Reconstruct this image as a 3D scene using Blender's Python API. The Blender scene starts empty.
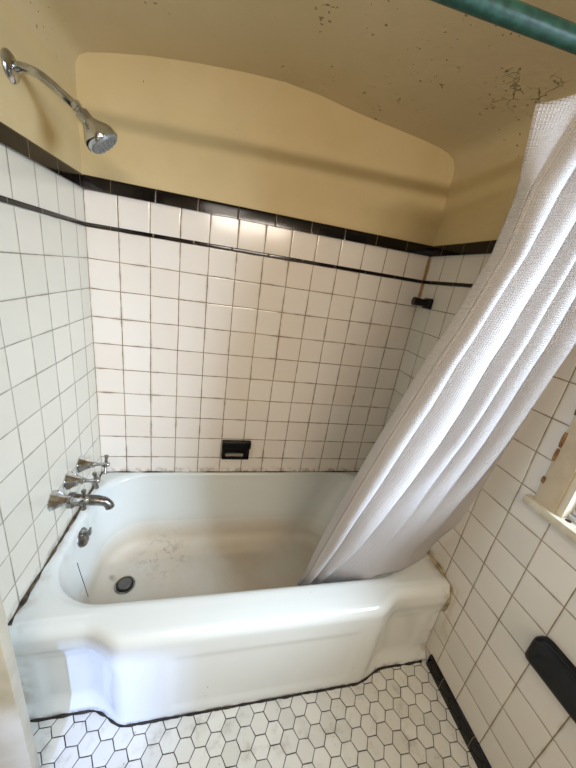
import bpy, bmesh, math, random
from mathutils import Vector, Matrix, noise

random.seed(7)
S = bpy.context.scene
COL = S.collection
P = 0.108                      # tile pitch
W = 1.409                      # width of the alcove, left wall to right wall
YR = -2.70                     # wall behind the photographer
RIM = 0.39                     # height of the tub rim
ZL = 1.4483                    # underside of the thin black liner
ZC = 1.5656                    # underside of the black cap
ZT = 1.611                     # top of the black cap

# ------------------------------------------------------------------ camera
cd = bpy.data.cameras.new('camera')
cam = bpy.data.objects.new('camera', cd)
COL.objects.link(cam)
R = ((0.9689, -0.1992, 0.1469), (0.0713, -0.3439, -0.9363), (0.2370, 0.9176, -0.3190))
X, Y, Z = Vector(R[0]).normalized(), -Vector(R[1]), -Vector(R[2])
Z = (Z - X * Z.dot(X)).normalized()
Y = Z.cross(X)
m = Matrix((X, Y, Z)).transposed().to_4x4()
m.translation = (0.5094, -1.3370, 1.3846)
cam.matrix_world = m
cd.sensor_fit = 'HORIZONTAL'
cd.sensor_width = 36
cd.lens = 300.763 * 36 / 576
cd.shift_x = -(293.295 - 288) / 576
cd.shift_y = (379.96 - 384) / 576
cd.clip_start = 0.01
S.camera = cam

# ------------------------------------------------------------------ world, light, exposure
w = bpy.data.worlds.new('sky')
S.world = w
w.use_nodes = True
bg = w.node_tree.nodes['Background']
bg.inputs[0].default_value = (0.80, 0.90, 1.0, 1)
bg.inputs[1].default_value = 2.2

def area(name, loc, tgt, sx, sy, power, color, spread=180):
    l = bpy.data.lights.new(name, 'AREA')
    l.shape = 'RECTANGLE'
    l.size, l.size_y = sx, sy
    l.energy = power
    l.color = color
    l.spread = math.radians(spread)
    o = bpy.data.objects.new(name, l)
    o.location = loc
    o.rotation_euler = (Vector(tgt) - Vector(loc)).to_track_quat('-Z', 'Y').to_euler()
    COL.objects.link(o)
    return o

area('window_daylight', (1.92, -1.60, 1.50), (1.05, -0.75, 0.85), 0.60, 0.8, 33, (0.70, 0.81, 1.0), 100)
area('rear_patch_light', (-0.02, -3.35, 1.36), (0.25, -0.7, 0.2), 0.10, 0.02, 15, (0.36, 0.52, 1.0), 60)  # unseen lamp added behind the rear slit for the blue patch on the tub
area('vanity_lamp_light', (0.74, -2.60, 1.905), (0.80, -0.2, 1.15), 0.85, 0.06, 14.5, (1.0, 0.89, 0.77))
area('top_fill_light', (0.45, -1.55, 1.93), (0.60, -0.7, 0.0), 0.3, 0.3, 2.6, (1.0, 0.91, 0.82))  # unseen fill lamp added overhead to brighten tub and floor

vs = S.view_settings
vs.view_transform = 'Standard'
vs.look = 'None'
vs.gamma = 1
vs.use_curve_mapping = False
vs.exposure = 0.06

# ------------------------------------------------------------------ node helpers
def srgb(h):
    out = []
    for i in (0, 2, 4):
        c = int(h[i:i + 2], 16) / 255
        out.append(c / 12.92 if c <= 0.04045 else ((c + 0.055) / 1.055) ** 2.4)
    return tuple(out) + (1,)

class NT:
    def __init__(s, name):
        s.m = bpy.data.materials.new(name)
        s.m.use_nodes = True
        s.t = s.m.node_tree
        s.b = s.t.nodes['Principled BSDF']
    def n(s, typ, **kw):
        nd = s.t.nodes.new(typ)
        for k, v in kw.items():
            setattr(nd, k, v)
        return nd
    def put(s, sock, v):
        if isinstance(v, bpy.types.NodeSocket):
            s.t.links.new(v, sock)
        elif v is not None:
            sock.default_value = v
    def math(s, op, a, b=None, c=None, clamp=False):
        nd = s.n('ShaderNodeMath', operation=op, use_clamp=clamp)
        s.put(nd.inputs[0], a); s.put(nd.inputs[1], b); s.put(nd.inputs[2], c)
        return nd.outputs[0]
    def ramp(s, v, a, b, o0=0.0, o1=1.0):
        nd = s.n('ShaderNodeMapRange', interpolation_type='SMOOTHSTEP')
        s.put(nd.inputs[0], v)
        s.put(nd.inputs[1], a); s.put(nd.inputs[2], b)
        s.put(nd.inputs[3], o0); s.put(nd.inputs[4], o1)
        return nd.outputs[0]
    def mix(s, f, a, b):
        nd = s.n('ShaderNodeMix', data_type='RGBA')
        s.put(nd.inputs[0], f); s.put(nd.inputs[6], a); s.put(nd.inputs[7], b)
        return nd.outputs[2]
    def pos(s):
        g = s.n('ShaderNodeNewGeometry')
        sp = s.n('ShaderNodeSeparateXYZ')
        s.t.links.new(g.outputs['Position'], sp.inputs[0])
        return g.outputs['Position'], sp.outputs[0], sp.outputs[1], sp.outputs[2]
    def obj(s):
        return s.n('ShaderNodeTexCoord').outputs['Object']
    def comb(s, x, y, z):
        c = s.n('ShaderNodeCombineXYZ')
        s.put(c.inputs[0], x); s.put(c.inputs[1], y); s.put(c.inputs[2], z)
        return c.outputs[0]
    def noise(s, vec, scale, detail=3, rough=0.55, dist=0.0):
        nd = s.n('ShaderNodeTexNoise')
        s.put(nd.inputs['Vector'], vec)
        nd.inputs['Scale'].default_value = scale
        nd.inputs['Detail'].default_value = detail
        nd.inputs['Roughness'].default_value = rough
        nd.inputs['Distortion'].default_value = dist
        return nd.outputs[0]
    def white(s, vec):
        nd = s.n('ShaderNodeTexWhiteNoise', noise_dimensions='3D')
        s.put(nd.inputs['Vector'], vec)
        return nd.outputs[0]
    def bump(s, h, strength=0.5, dist=0.002, normal=None):
        nd = s.n('ShaderNodeBump')
        nd.inputs['Strength'].default_value = strength
        nd.inputs['Distance'].default_value = dist
        s.put(nd.inputs['Height'], h)
        if normal is not None:
            s.put(nd.inputs['Normal'], normal)
        return nd.outputs[0]
    def out(s, color=None, rough=None, normal=None, **kw):
        s.put(s.b.inputs['Base Color'], color)
        s.put(s.b.inputs['Roughness'], rough)
        s.put(s.b.inputs['Normal'], normal)
        for k, v in kw.items():
            s.put(s.b.inputs[k.replace('_', ' ')], v)
        return s.m

# ------------------------------------------------------------------ materials
def tile_mat(name, axis, u0, sign, tile_col, grout_a, grout_b, hcol, gw=0.0011, v0=ZL, stain=False, grime=0.5):
    t = NT(name)
    p, x, y, z = t.pos()
    u = x if axis == 'x' else y
    # slight hand-laid wander of the joints
    wob = t.noise(p, 7.0, 1)
    wob = t.math('MULTIPLY', t.math('SUBTRACT', wob, 0.5), 0.004)
    uu = t.math('MULTIPLY', t.math('SUBTRACT', t.math('ADD', u, wob), u0), sign / P)
    vv = t.math('DIVIDE', t.math('SUBTRACT', v0, t.math('ADD', z, wob)), P)
    def dist(c):
        f = t.math('FRACT', c)
        return t.math('MULTIPLY', t.math('MINIMUM', f, t.math('SUBTRACT', 1.0, f)), P)
    du, dv = dist(uu), dist(vv)
    above = t.math('GREATER_THAN', z, ZL + 0.004)     # one row only between liner and cap
    dv = t.math('ADD', dv, above)
    d = t.math('MINIMUM', du, dv)
    wn = t.noise(p, 22, 3)
    width = t.math('MULTIPLY_ADD', wn, gw * 1.5, gw * 0.35)
    g = t.ramp(d, width, t.math('ADD', width, 0.0010), 1.0, 0.0)
    cell = t.comb(t.math('FLOOR', uu), t.math('FLOOR', vv), 0.0)
    rnd = t.white(cell)
    tc = t.mix(rnd, srgb(tile_col[0]), srgb(tile_col[1]))
    gn = t.ramp(t.noise(p, 5.5, 4, 0.6), 0.36, 0.62)
    gc = t.mix(gn, srgb(grout_a), srgb(grout_b))
    # dirt creeping from the joints onto the tile edges
    creep = t.math('MULTIPLY', t.ramp(d, 0.0, 0.010, 1.0, 0.0), t.ramp(t.noise(p, 11, 4), 0.46, 0.72))
    tc = t.mix(t.math('MULTIPLY', creep, grime), tc, srgb('8a775a'))
    # grime just above the tub
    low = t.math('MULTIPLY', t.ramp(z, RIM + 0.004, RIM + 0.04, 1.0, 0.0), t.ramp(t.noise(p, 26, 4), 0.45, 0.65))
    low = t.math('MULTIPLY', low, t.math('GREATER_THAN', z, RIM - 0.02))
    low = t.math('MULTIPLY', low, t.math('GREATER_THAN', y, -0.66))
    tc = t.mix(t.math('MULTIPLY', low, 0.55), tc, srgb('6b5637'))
    # tiny chips
    chip = t.ramp(t.noise(p, 95, 2), 0.755, 0.79)
    tc = t.mix(t.math('MULTIPLY', chip, 0.35), tc, srgb('7d7466'))
    col = t.mix(g, tc, gc)
    if stain:   # rust run down the far right corner
        q = t.math('ADD', t.math('ABSOLUTE', t.math('SUBTRACT', x, W)), t.math('ABSOLUTE', y))
        zz = t.math('MULTIPLY', t.ramp(z, 1.37, 1.39, 0.0, 1.0), t.ramp(z, 1.55, 1.566, 1.0, 0.35))
        sm = t.math('MULTIPLY', t.ramp(t.math('ADD', q, t.math('MULTIPLY', t.noise(p, 30, 2), 0.012)), 0.012, 0.022, 1.0, 0.0), zz)
        col = t.mix(t.math('MULTIPLY', sm, 0.85), col, srgb('a57a45'))
        # black mildew low in the corner
        zz = t.math('MULTIPLY', t.ramp(z, 0.42, 0.46, 0.0, 1.0), t.ramp(z, 0.56, 0.64, 1.0, 0.0))
        sm = t.math('MULTIPLY', t.ramp(t.math('ADD', q, t.math('MULTIPLY', t.noise(p, 40, 2), 0.012)), 0.010, 0.016, 1.0, 0.0), zz)
        col = t.mix(t.math('MULTIPLY', sm, 0.8), col, srgb('3a2f20'))
        # lime and caulk smears where the tub meets the wall
        qa = t.math('SUBTRACT', t.math('ABSOLUTE', t.math('ADD', y, 0.715)), t.math('MULTIPLY', t.ramp(t.noise(p, 16, 4), 0.40, 0.75), 0.05))
        za = t.math('MULTIPLY', t.ramp(z, 0.14, 0.26, 0.0, 1.0), t.ramp(z, 0.36, 0.43, 1.0, 0.0))
        sm = t.math('MULTIPLY', t.math('MULTIPLY', t.ramp(qa, -0.01, 0.014, 1.0, 0.0), za), t.math('GREATER_THAN', x, W - 0.02))
        col = t.mix(t.math('MULTIPLY', sm, 0.6), col, srgb('b5a585'))
    pillow = t.ramp(d, 0.0, 0.006)
    wave = t.math('MULTIPLY_ADD', t.noise(p, 9, 1), 0.35, pillow)
    # each tile sits at its own slight angle
    tilt = t.math('MULTIPLY', t.math('SUBTRACT', rnd, 0.5), t.math('FRACT', uu))
    wave = t.math('MULTIPLY_ADD', tilt, 0.5, wave)
    nrm = t.bump(wave, 0.55, 0.0016)
    rough = t.mix(g, (0.16, 0.16, 0.16, 1), (0.8, 0.8, 0.8, 1))
    return t.out(col, rough, nrm)

M = {}
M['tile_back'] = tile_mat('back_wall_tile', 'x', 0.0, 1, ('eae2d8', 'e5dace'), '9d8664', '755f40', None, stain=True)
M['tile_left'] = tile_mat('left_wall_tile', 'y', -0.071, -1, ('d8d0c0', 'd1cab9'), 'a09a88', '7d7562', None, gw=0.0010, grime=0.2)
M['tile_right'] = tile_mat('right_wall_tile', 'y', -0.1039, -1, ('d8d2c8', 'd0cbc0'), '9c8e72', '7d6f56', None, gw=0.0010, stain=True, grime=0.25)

def plaster(name, a, b, ceiling=False):
    t = NT(name)
    p, x, y, z = t.pos()
    c = t.mix(t.ramp(t.noise(p, 3.2, 4), 0.3, 0.7), srgb(a), srgb(b))
    big = t.noise(p, 5, 3)
    fine = t.noise(p, 60, 4)
    h = t.math('MULTIPLY_ADD', fine, 0.12, big)
    # drip streaks on the walls
    if not ceiling:
        sv = t.comb(t.math('MULTIPLY', x, 60), t.math('MULTIPLY', y, 60), t.math('MULTIPLY', z, 5))
        st = t.ramp(t.noise(sv, 1.0, 3), 0.66, 0.76)
        msk = t.ramp(t.noise(p, 6, 2), 0.50, 0.62)
        c = t.mix(t.math('MULTIPLY', t.math('MULTIPLY', st, msk), 0.30), c, srgb('8a7038'))
    # pits and chips
    pit = t.ramp(t.noise(p, 64, 2, 0.4), 0.685 if ceiling else 0.76, 0.72 if ceiling else 0.79)
    msk = t.ramp(t.noise(p, 3.7, 2), 0.46, 0.56)
    pit = t.math('MULTIPLY', pit, msk)
    c = t.mix(t.math('MULTIPLY', pit, 0.75), c, srgb('5b4a2a'))
    h = t.math('SUBTRACT', h, t.math('MULTIPLY', pit, 0.5))
    if ceiling:
        # flaking, crackled patch near the right-hand wall
        vd = t.n('ShaderNodeVectorMath', operation='DISTANCE')
        t.t.links.new(p, vd.inputs[0]); vd.inputs[1].default_value = (1.30, -0.41, 1.98)
        near = t.ramp(t.math('ADD', vd.outputs['Value'], t.math('MULTIPLY', t.noise(p, 14, 3), 0.14)), 0.10, 0.20, 1.0, 0.0)
        vo = t.n('ShaderNodeTexVoronoi', feature='DISTANCE_TO_EDGE')
        dv = t.n('ShaderNodeVectorMath', operation='ADD')
        nz = t.n('ShaderNodeTexNoise'); nz.inputs['Scale'].default_value = 30
        t.t.links.new(p, nz.inputs['Vector'])
        sc = t.n('ShaderNodeVectorMath', operation='SCALE'); sc.inputs['Scale'].default_value = 0.035
        t.t.links.new(nz.outputs['Color'], sc.inputs[0])
        t.t.links.new(p, dv.inputs[0]); t.t.links.new(sc.outputs[0], dv.inputs[1])
        t.t.links.new(dv.outputs[0], vo.inputs['Vector']); vo.inputs['Scale'].default_value = 26
        ck = t.math('MULTIPLY', t.ramp(vo.outputs[0], 0.015, 0.06, 1.0, 0.0), near)
        ck = t.math('MULTIPLY', ck, t.ramp(t.noise(p, 22, 2), 0.45, 0.55))
        c = t.mix(t.math('MULTIPLY', ck, 0.8), c, srgb('4b3a20'))
        lift = t.math('MULTIPLY', near, t.noise(p, 40, 3))
        h = t.math('ADD', h, t.math('MULTIPLY', lift, 0.9))
        h = t.math('SUBTRACT', h, t.math('MULTIPLY', ck, 1.2))
    return t.out(c, 0.55, t.bump(h, 0.6, 0.006))

M['plaster'] = plaster('cream_plaster', 'd4be90', 'ccb686')
M['plaster_ceiling'] = plaster('cream_ceiling_plaster', 'd3c098', 'ccb98e', True)

def black_tile(name, axis, u0, sign, pitch, joint=True):
    t = NT(name)
    p, x, y, z = t.pos()
    u = x if axis == 'x' else y
    f = t.math('FRACT', t.math('MULTIPLY', t.math('SUBTRACT', u, u0), sign / pitch))
    d = t.math('MULTIPLY', t.math('MINIMUM', f, t.math('SUBTRACT', 1.0, f)), pitch)
    g = t.ramp(d, 0.0006, 0.0015, 1.0, 0.0)
    base = t.mix(t.ramp(t.noise(p, 12, 3), 0.45, 0.75), srgb('0f0c0b'), srgb('241511'))
    c = t.mix(g, base, srgb('6f6452')) if joint else base
    nrm = t.bump(t.math('ADD', t.ramp(d, 0.0, 0.004), t.math('MULTIPLY', t.noise(p, 30, 1), 0.25)), 0.5, 0.001)
    return t.out(c, t.mix(g, (0.13,) * 3 + (1,), (0.8,) * 3 + (1,)), nrm, Specular_IOR_Level=0.3)

def simple(name, col, rough=0.5, metal=0.0, bump=0.0, bscale=60, col2=None, nscale=8):
    t = NT(name)
    p = t.obj()
    c = srgb(col)
    if col2:
        c = t.mix(t.ramp(t.noise(p, nscale, 4), 0.40, 0.65), srgb(col), srgb(col2))
    n = t.bump(t.noise(p, bscale, 3), bump, 0.002) if bump else None
    return t.out(c, rough, n, Metallic=metal)

M['cap_back'] = black_tile('black_cap_tile_back', 'x', 0.091, 1, 0.1475)
M['cap_left'] = black_tile('black_cap_tile_left', 'y', -0.047, -1, 0.1400)
M['cap_right'] = black_tile('black_cap_tile_right', 'y', -0.085, -1, 0.1250)
M['liner_back'] = black_tile('black_liner_tile_back', 'x', 0.083, 1, 0.1460)
M['liner_left'] = black_tile('black_liner_tile_left', 'y', -0.135, -1, 0.1440)
M['liner_right'] = black_tile('black_liner_tile_right', 'y', -0.06, -1, 0.1440)
M['base_black'] = black_tile('black_base_tile', 'y', -0.80, -1, 0.152)
M['black_glaze'] = simple('black_glazed_ceramic', '0b0a0c', 0.12, 0, 0.15, 25)
M['black_glaze'].node_tree.nodes['Principled BSDF'].inputs['Specular IOR Level'].default_value = 0.3
M['slot_glint'] = simple('slot_highlight_grey', '8d8478', 0.35, 0, 0.1, 40)  # pale grey standing in for the highlight in the soap slot

def hex_floor():
    t = NT('white_hexagon_floor_tile')
    p, x, y, z = t.pos()
    s = 0.0528
    a = 0.0077
    xr = t.math('ADD', t.math('SUBTRACT', x, 0.532), t.math('MULTIPLY', t.math('ADD', y, 0.7968), -a))
    yr = t.math('ADD', t.math('ADD', y, 0.7968), t.math('MULTIPLY', t.math('SUBTRACT', x, 0.532), a))
    wob = t.math('MULTIPLY', t.math('SUBTRACT', t.noise(p, 16, 1), 0.5), 0.10)
    u = t.math('ADD', t.math('DIVIDE', xr, s * 1.005), wob)
    v = t.math('ADD', t.math('DIVIDE', yr, s), wob)
    r3 = math.sqrt(3)
    def wrap(c, per):
        k = t.math('FLOOR', t.math('ADD', t.math('DIVIDE', c, per), 0.5))
        return t.math('SUBTRACT', c, t.math('MULTIPLY', k, per)), k
    ax, ka = wrap(u, r3); ay, kb = wrap(v, 1.0)
    bx, kc = wrap(t.math('SUBTRACT', u, r3 / 2), r3); by, kd = wrap(t.math('SUBTRACT', v, 0.5), 1.0)
    def hd(hx, hy):
        hx, hy = t.math('ABSOLUTE', hx), t.math('ABSOLUTE', hy)
        return t.math('MAXIMUM', hy, t.math('ADD', t.math('MULTIPLY', hx, r3 / 2), t.math('MULTIPLY', hy, 0.5)))
    da, db = hd(ax, ay), hd(bx, by)
    d = t.math('MINIMUM', da, db)
    sel = t.math('LESS_THAN', da, db)
    ia = t.comb(ka, kb, 1.0); ib = t.comb(kc, kd, 7.0)
    mx = t.n('ShaderNodeMix', data_type='VECTOR')
    t.put(mx.inputs[0], sel); t.put(mx.inputs[4], ib); t.put(mx.inputs[5], ia)
    rnd = t.white(mx.outputs[1])
    e = t.math('MULTIPLY', t.math('SUBTRACT', 0.5, d), s)
    wn = t.noise(p, 30, 2)
    wd = t.math('MULTIPLY_ADD', wn, 0.0016, 0.0001)
    g = t.ramp(e, wd, t.math('ADD', wd, 0.0008), 1.0, 0.0)
    tc = t.mix(rnd, srgb('dad8d0'), srgb('cbc9c0'))
    dirt = t.ramp(t.noise(p, 16, 5, 0.65), 0.50, 0.78)
    tc = t.mix(t.math('MULTIPLY', dirt, 0.55), tc, srgb('84796a'))
    sp = t.ramp(t.noise(p, 70, 2), 0.70, 0.76)
    tc = t.mix(t.math('MULTIPLY', sp, 0.5), tc, srgb('575049'))
    # black mould along the foot of the tub
    gc = t.mix(t.ramp(t.noise(p, 9, 3), 0.4, 0.6), srgb('2b2823'), srgb('4d473c'))
    c = t.mix(g, tc, gc)
    nrm = t.bump(t.ramp(e, 0.0, 0.003), 0.6, 0.0012)
    return t.out(c, t.mix(g, (0.28,) * 3 + (1,), (0.85,) * 3 + (1,)), nrm)
M['hex'] = hex_floor()

def porcelain():
    t = NT('worn_white_porcelain')
    p, x, y, z = t.pos()
    c = srgb('d6d8d3')
    # worn dull bottom, with rings of scuffs and a rusty haze near the drain
    inside = t.math('MULTIPLY', t.ramp(z, 0.10, 0.22, 1.0, 0.0), t.math('GREATER_THAN', y, -0.60))
    c = t.mix(t.math('MULTIPLY', inside, t.ramp(t.noise(p, 4, 4), 0.3, 0.7, 0.4, 0.75)), c, srgb('c4b196'))
    sc = t.math('MULTIPLY', t.ramp(t.noise(p, 26, 5, 0.75, 1.2), 0.51, 0.62), inside)
    vd = t.n('ShaderNodeVectorMath', operation='DISTANCE')
    t.t.links.new(p, vd.inputs[0]); vd.inputs[1].default_value = (0.31, -0.20, 0.06)
    sc = t.math('MULTIPLY', sc, t.ramp(vd.outputs['Value'], 0.03, 0.16, 1.0, 0.0))
    c = t.mix(t.math('MULTIPLY', sc, 0.45), c, srgb('6a635b'))
    vd = t.n('ShaderNodeVectorMath', operation='DISTANCE')
    t.t.links.new(p, vd.inputs[0]); vd.inputs[1].default_value = (0.125, -0.285, 0.07)
    rs = t.ramp(t.math('ADD', vd.outputs['Value'], t.math('MULTIPLY', t.noise(p, 50, 2), 0.02)), 0.016, 0.036, 1.0, 0.0)
    c = t.mix(t.math('MULTIPLY', rs, 0.85), c, srgb('5d4a34'))
    sp = t.math('MULTIPLY', t.ramp(t.noise(p, 55, 2), 0.755, 0.79), 1.0)
    c = t.mix(t.math('MULTIPLY', sp, 0.5), c, srgb('6d6558'))
    # dirt film on the rim next to the tiled walls
    edge = t.math('MINIMUM', t.math('ABSOLUTE', x), t.math('ABSOLUTE', t.math('SUBTRACT', x, W)))
    ef = t.math('MULTIPLY', t.ramp(edge, 0.0, 0.06, 1.0, 0.0), t.ramp(t.noise(p, 20, 4), 0.42, 0.66))
    c = t.mix(t.math('MULTIPLY', ef, 0.5), c, srgb('97876b'))
    # yellow-brown ring beside the right wall
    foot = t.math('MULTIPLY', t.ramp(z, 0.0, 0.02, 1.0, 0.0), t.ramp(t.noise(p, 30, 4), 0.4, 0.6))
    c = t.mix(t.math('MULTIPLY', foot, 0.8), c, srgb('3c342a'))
    rough = t.math('MULTIPLY_ADD', inside, 0.35, 0.14)
    nrm = t.bump(t.noise(p, 7, 2), 0.12, 0.01)
    return t.out(c, rough, nrm)
M['porcelain'] = porcelain()

M['chrome'] = simple('tarnished_chrome', 'cfd1d3', 0.12, 1.0, 0.10, 60, 'a6a8a9', 30)
M['chrome_dull'] = simple('dull_grey_chrome', 'a5a3a0', 0.28, 1.0, 0.2, 80, '6a6763', 35)
M['gap_shade_and_crack'] = simple('dark_gap_shade_and_crack', '1b1917', 0.6)  # near-black painted shade of gaps and holes, also the scratch
M['brushed'] = simple('scratched_steel_stopper', '6e6a68', 0.45, 0.9, 0.3, 120)
M['grey_face'] = simple('grey_plastic_spray_face', '80807e', 0.4, 0.2, 0.2, 120)
M['green_paint'] = simple('chipped_green_paint', '123a31', 0.38, 0, 0.5, 70, '235043', 60)
M['white_paint'] = simple('old_white_door_paint', 'd8d6cc', 0.45, 0, 0.2, 30, 'cdc9bb', 6)
M['door_paint'] = simple('yellowed_casing_paint', 'bcb39f', 0.45, 0, 0.25, 30, 'aca28b', 7)
M['cream_wood'] = simple('cream_painted_wood', 'b9a98e', 0.5, 0, 0.35, 35, 'a8977b', 9)
M['pale_wood'] = simple('pale_cream_painted_stop', 'c9c0aa', 0.45, 0, 0.2, 50, 'b3a78c', 14)
M['vinyl'] = simple('white_vinyl_sash', 'c9cfd4', 0.35)
M['chip'] = simple('exposed_brown_wood', '6a4622', 0.8, 0, 0.6, 90, '8f6a38', 40)
M['caulk'] = simple('mouldy_caulk', '5a4a35', 0.8, 0, 0.9, 90, '1f1a14', 45)
M['caulk_black'] = simple('black_grime', '2a241c', 0.85, 0, 0.9, 90, '14110d', 45)
M['caulk_pale'] = simple('stained_caulk', 'b3a386', 0.8, 0, 0.9, 90, '7d6a4a', 30)

def glass():
    t = NT('window_glass')
    tr = t.n('ShaderNodeBsdfTransparent'); tr.inputs[0].default_value = (0.93, 0.97, 0.98, 1)
    gl = t.n('ShaderNodeBsdfGlossy'); gl.inputs['Roughness'].default_value = 0.03
    lw = t.n('ShaderNodeLayerWeight'); lw.inputs[0].default_value = 0.5
    fr = t.math('MULTIPLY_ADD', t.math('POWER', lw.outputs['Facing'], 5.0), 0.5, 0.03)
    mx = t.n('ShaderNodeMixShader')
    t.t.links.new(fr, mx.inputs[0]); t.t.links.new(tr.outputs[0], mx.inputs[1]); t.t.links.new(gl.outputs[0], mx.inputs[2])
    o = [n for n in t.t.nodes if n.type == 'OUTPUT_MATERIAL'][0]
    t.t.links.new(mx.outputs[0], o.inputs[0])
    return t.m
M['glass'] = glass()

def cloth():
    t = NT('white_waffle_weave_cloth')
    uv = t.n('ShaderNodeUVMap').outputs[0]
    sp = t.n('ShaderNodeSeparateXYZ'); t.t.links.new(uv, sp.inputs[0])
    def tri(c, n):
        f = t.math('FRACT', t.math('MULTIPLY', c, n))
        return t.math('ABSOLUTE', t.math('SUBTRACT', t.math('MULTIPLY', f, 2.0), 1.0))
    a, b = tri(sp.outputs[0], 185.0), tri(sp.outputs[1], 185.0)     # 5 mm waffle cells
    h = t.math('MAXIMUM', t.ramp(a, 0.45, 1.0), t.ramp(b, 0.45, 1.0))
    c = t.mix(h, srgb('d3cdca'), srgb('e7e2df'))
    n = t.bump(h, 0.9, 0.0028)
    df = t.n('ShaderNodeBsdfTranslucent'); df.inputs[0].default_value = (0.86, 0.84, 0.84, 1)
    t.put(df.inputs['Normal'], n)
    mx = t.n('ShaderNodeMixShader'); mx.inputs[0].default_value = 0.22
    t.out(c, 0.75, n, Sheen_Weight=0.15)
    o = [q for q in t.t.nodes if q.type == 'OUTPUT_MATERIAL'][0]
    t.t.links.new(t.b.outputs[0], mx.inputs[1]); t.t.links.new(df.outputs[0], mx.inputs[2])
    t.t.links.new(mx.outputs[0], o.inputs[0])
    return t.m
M['cloth'] = cloth()

# ------------------------------------------------------------------ mesh helpers
def link(name, me, mats, parent=None):
    for q in (mats if isinstance(mats, (list, tuple)) else [mats]):
        me.materials.append(q)
    o = bpy.data.objects.new(name, me)
    COL.objects.link(o)
    if parent:
        o.parent = parent
    return o

def from_bm(name, bm, mats, parent=None, smooth=True, angle=40):
    bmesh.ops.recalc_face_normals(bm, faces=bm.faces[:])
    me = bpy.data.meshes.new(name)
    bm.to_mesh(me); bm.free()
    if smooth:
        me.shade_smooth()
        me.set_sharp_from_angle(angle=math.radians(angle))
    return link(name, me, mats, parent)

def add_box(bm, a, b, bevel=0.0, seg=2):
    c = [(p + q) / 2 for p, q in zip(a, b)]
    s = [abs(q - p) for p, q in zip(a, b)]
    r = bmesh.ops.create_cube(bm, size=1, matrix=Matrix.Translation(c) @ Matrix.Diagonal(s + [1]))
    if bevel:
        es = list({e for v in r['verts'] for e in v.link_edges})
        bmesh.ops.bevel(bm, geom=es, offset=bevel, segments=seg, profile=0.6, affect='EDGES')

def box(name, a, b, mat, parent=None, bevel=0.0):
    bm = bmesh.new()
    add_box(bm, a, b, bevel)
    return from_bm(name, bm, mat, parent, smooth=bevel > 0)

def frame_of(d):
    d = Vector(d).normalized()
    up = Vector((0, 0, 1)) if abs(d.z) < 0.95 else Vector((1, 0, 0))
    u = d.cross(up).normalized()
    return d, u, u.cross(d).normalized()

def add_lathe(bm, origin, axis, prof, seg=32):
    """prof: list of (distance along the axis, radius)"""
    d, u, v = frame_of(axis)
    o = Vector(origin)
    rings = []
    for h, r in prof:
        if r < 1e-5:
            rings.append([bm.verts.new(o + d * h)])
        else:
            rings.append([bm.verts.new(o + d * h + (u * math.cos(2 * math.pi * k / seg) + v * math.sin(2 * math.pi * k / seg)) * r) for k in range(seg)])
    for A, B in zip(rings, rings[1:]):
        for k in range(seg):
            k2 = (k + 1) % seg
            f = [A[k % len(A)], A[k2 % len(A)], B[k2 % len(B)], B[k % len(B)]]
            g = []
            for q in f:
                if q not in g:
                    g.append(q)
            if len(g) > 2:
                bm.faces.new(g)
    for Rg in (rings[0], rings[-1]):
        if len(Rg) > 1:
            bm.faces.new(Rg)

def add_tube(bm, pts, rad, seg=20, close=True):
    pts = [Vector(q) for q in pts]
    n = len(pts)
    rad = rad if isinstance(rad, (list, tuple)) else [rad] * n
    prev = None
    rings = []
    for i, q in enumerate(pts):
        t = (pts[min(i + 1, n - 1)] - pts[max(i - 1, 0)]).normalized()
        if prev is None:
            _, u, _ = frame_of(t)
        else:
            u = (prev - t * prev.dot(t)).normalized()
        prev = u
        v = t.cross(u)
        rings.append([bm.verts.new(q + (u * math.cos(2 * math.pi * k / seg) + v * math.sin(2 * math.pi * k / seg)) * rad[i]) for k in range(seg)])
    for A, B in zip(rings, rings[1:]):
        for k in range(seg):
            bm.faces.new((A[k], A[(k + 1) % seg], B[(k + 1) % seg], B[k]))
    if close:
        bm.faces.new(rings[0]); bm.faces.new(rings[-1])

def smooth_path(ctrl, n=8):
    c = [Vector(q) for q in ctrl]
    c = [c[0] * 2 - c[1]] + c + [c[-1] * 2 - c[-2]]
    out = []
    for i in range(1, len(c) - 2):
        for k in range(n):
            t = k / n
            a, b, d, e = c[i - 1], c[i], c[i + 1], c[i + 2]
            out.append(0.5 * ((2 * b) + (d - a) * t + (2 * a - 5 * b + 4 * d - e) * t * t + (-a + 3 * b - 3 * d + e) * t ** 3))
    out.append(c[-2])
    return out

def empty(name, loc):
    o = bpy.data.objects.new(name, None)
    o.location = loc
    COL.objects.link(o)
    return o

def put(child, parent):
    """parent a world-space mesh to an Empty without moving it"""
    child.parent = parent
    child.matrix_parent_inverse = Matrix.Translation(-parent.location)
    return child

def tag(o, label, cat, group=None):
    o['label'] = label; o['category'] = cat
    if group:
        o['group'] = group
    return o

def struct(o):
    o['kind'] = 'structure'
    return o

def sstep(a, b, x):
    t = min(1, max(0, (x - a) / (b - a)))
    return t * t * (3 - 2 * t)

def lerp_tab(z, zs, vals):
    if z <= zs[0]:
        return vals[0]
    for i in range(len(zs) - 1):
        if z <= zs[i + 1]:
            t = (z - zs[i]) / (zs[i + 1] - zs[i])
            return vals[i] + (vals[i + 1] - vals[i]) * t
    return vals[-1]

# ------------------------------------------------------------------ the room
struct(box('floor', (-0.1, YR - 0.1, -0.06), (W + 0.1, 0.1, 0.0), M['hex']))

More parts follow.
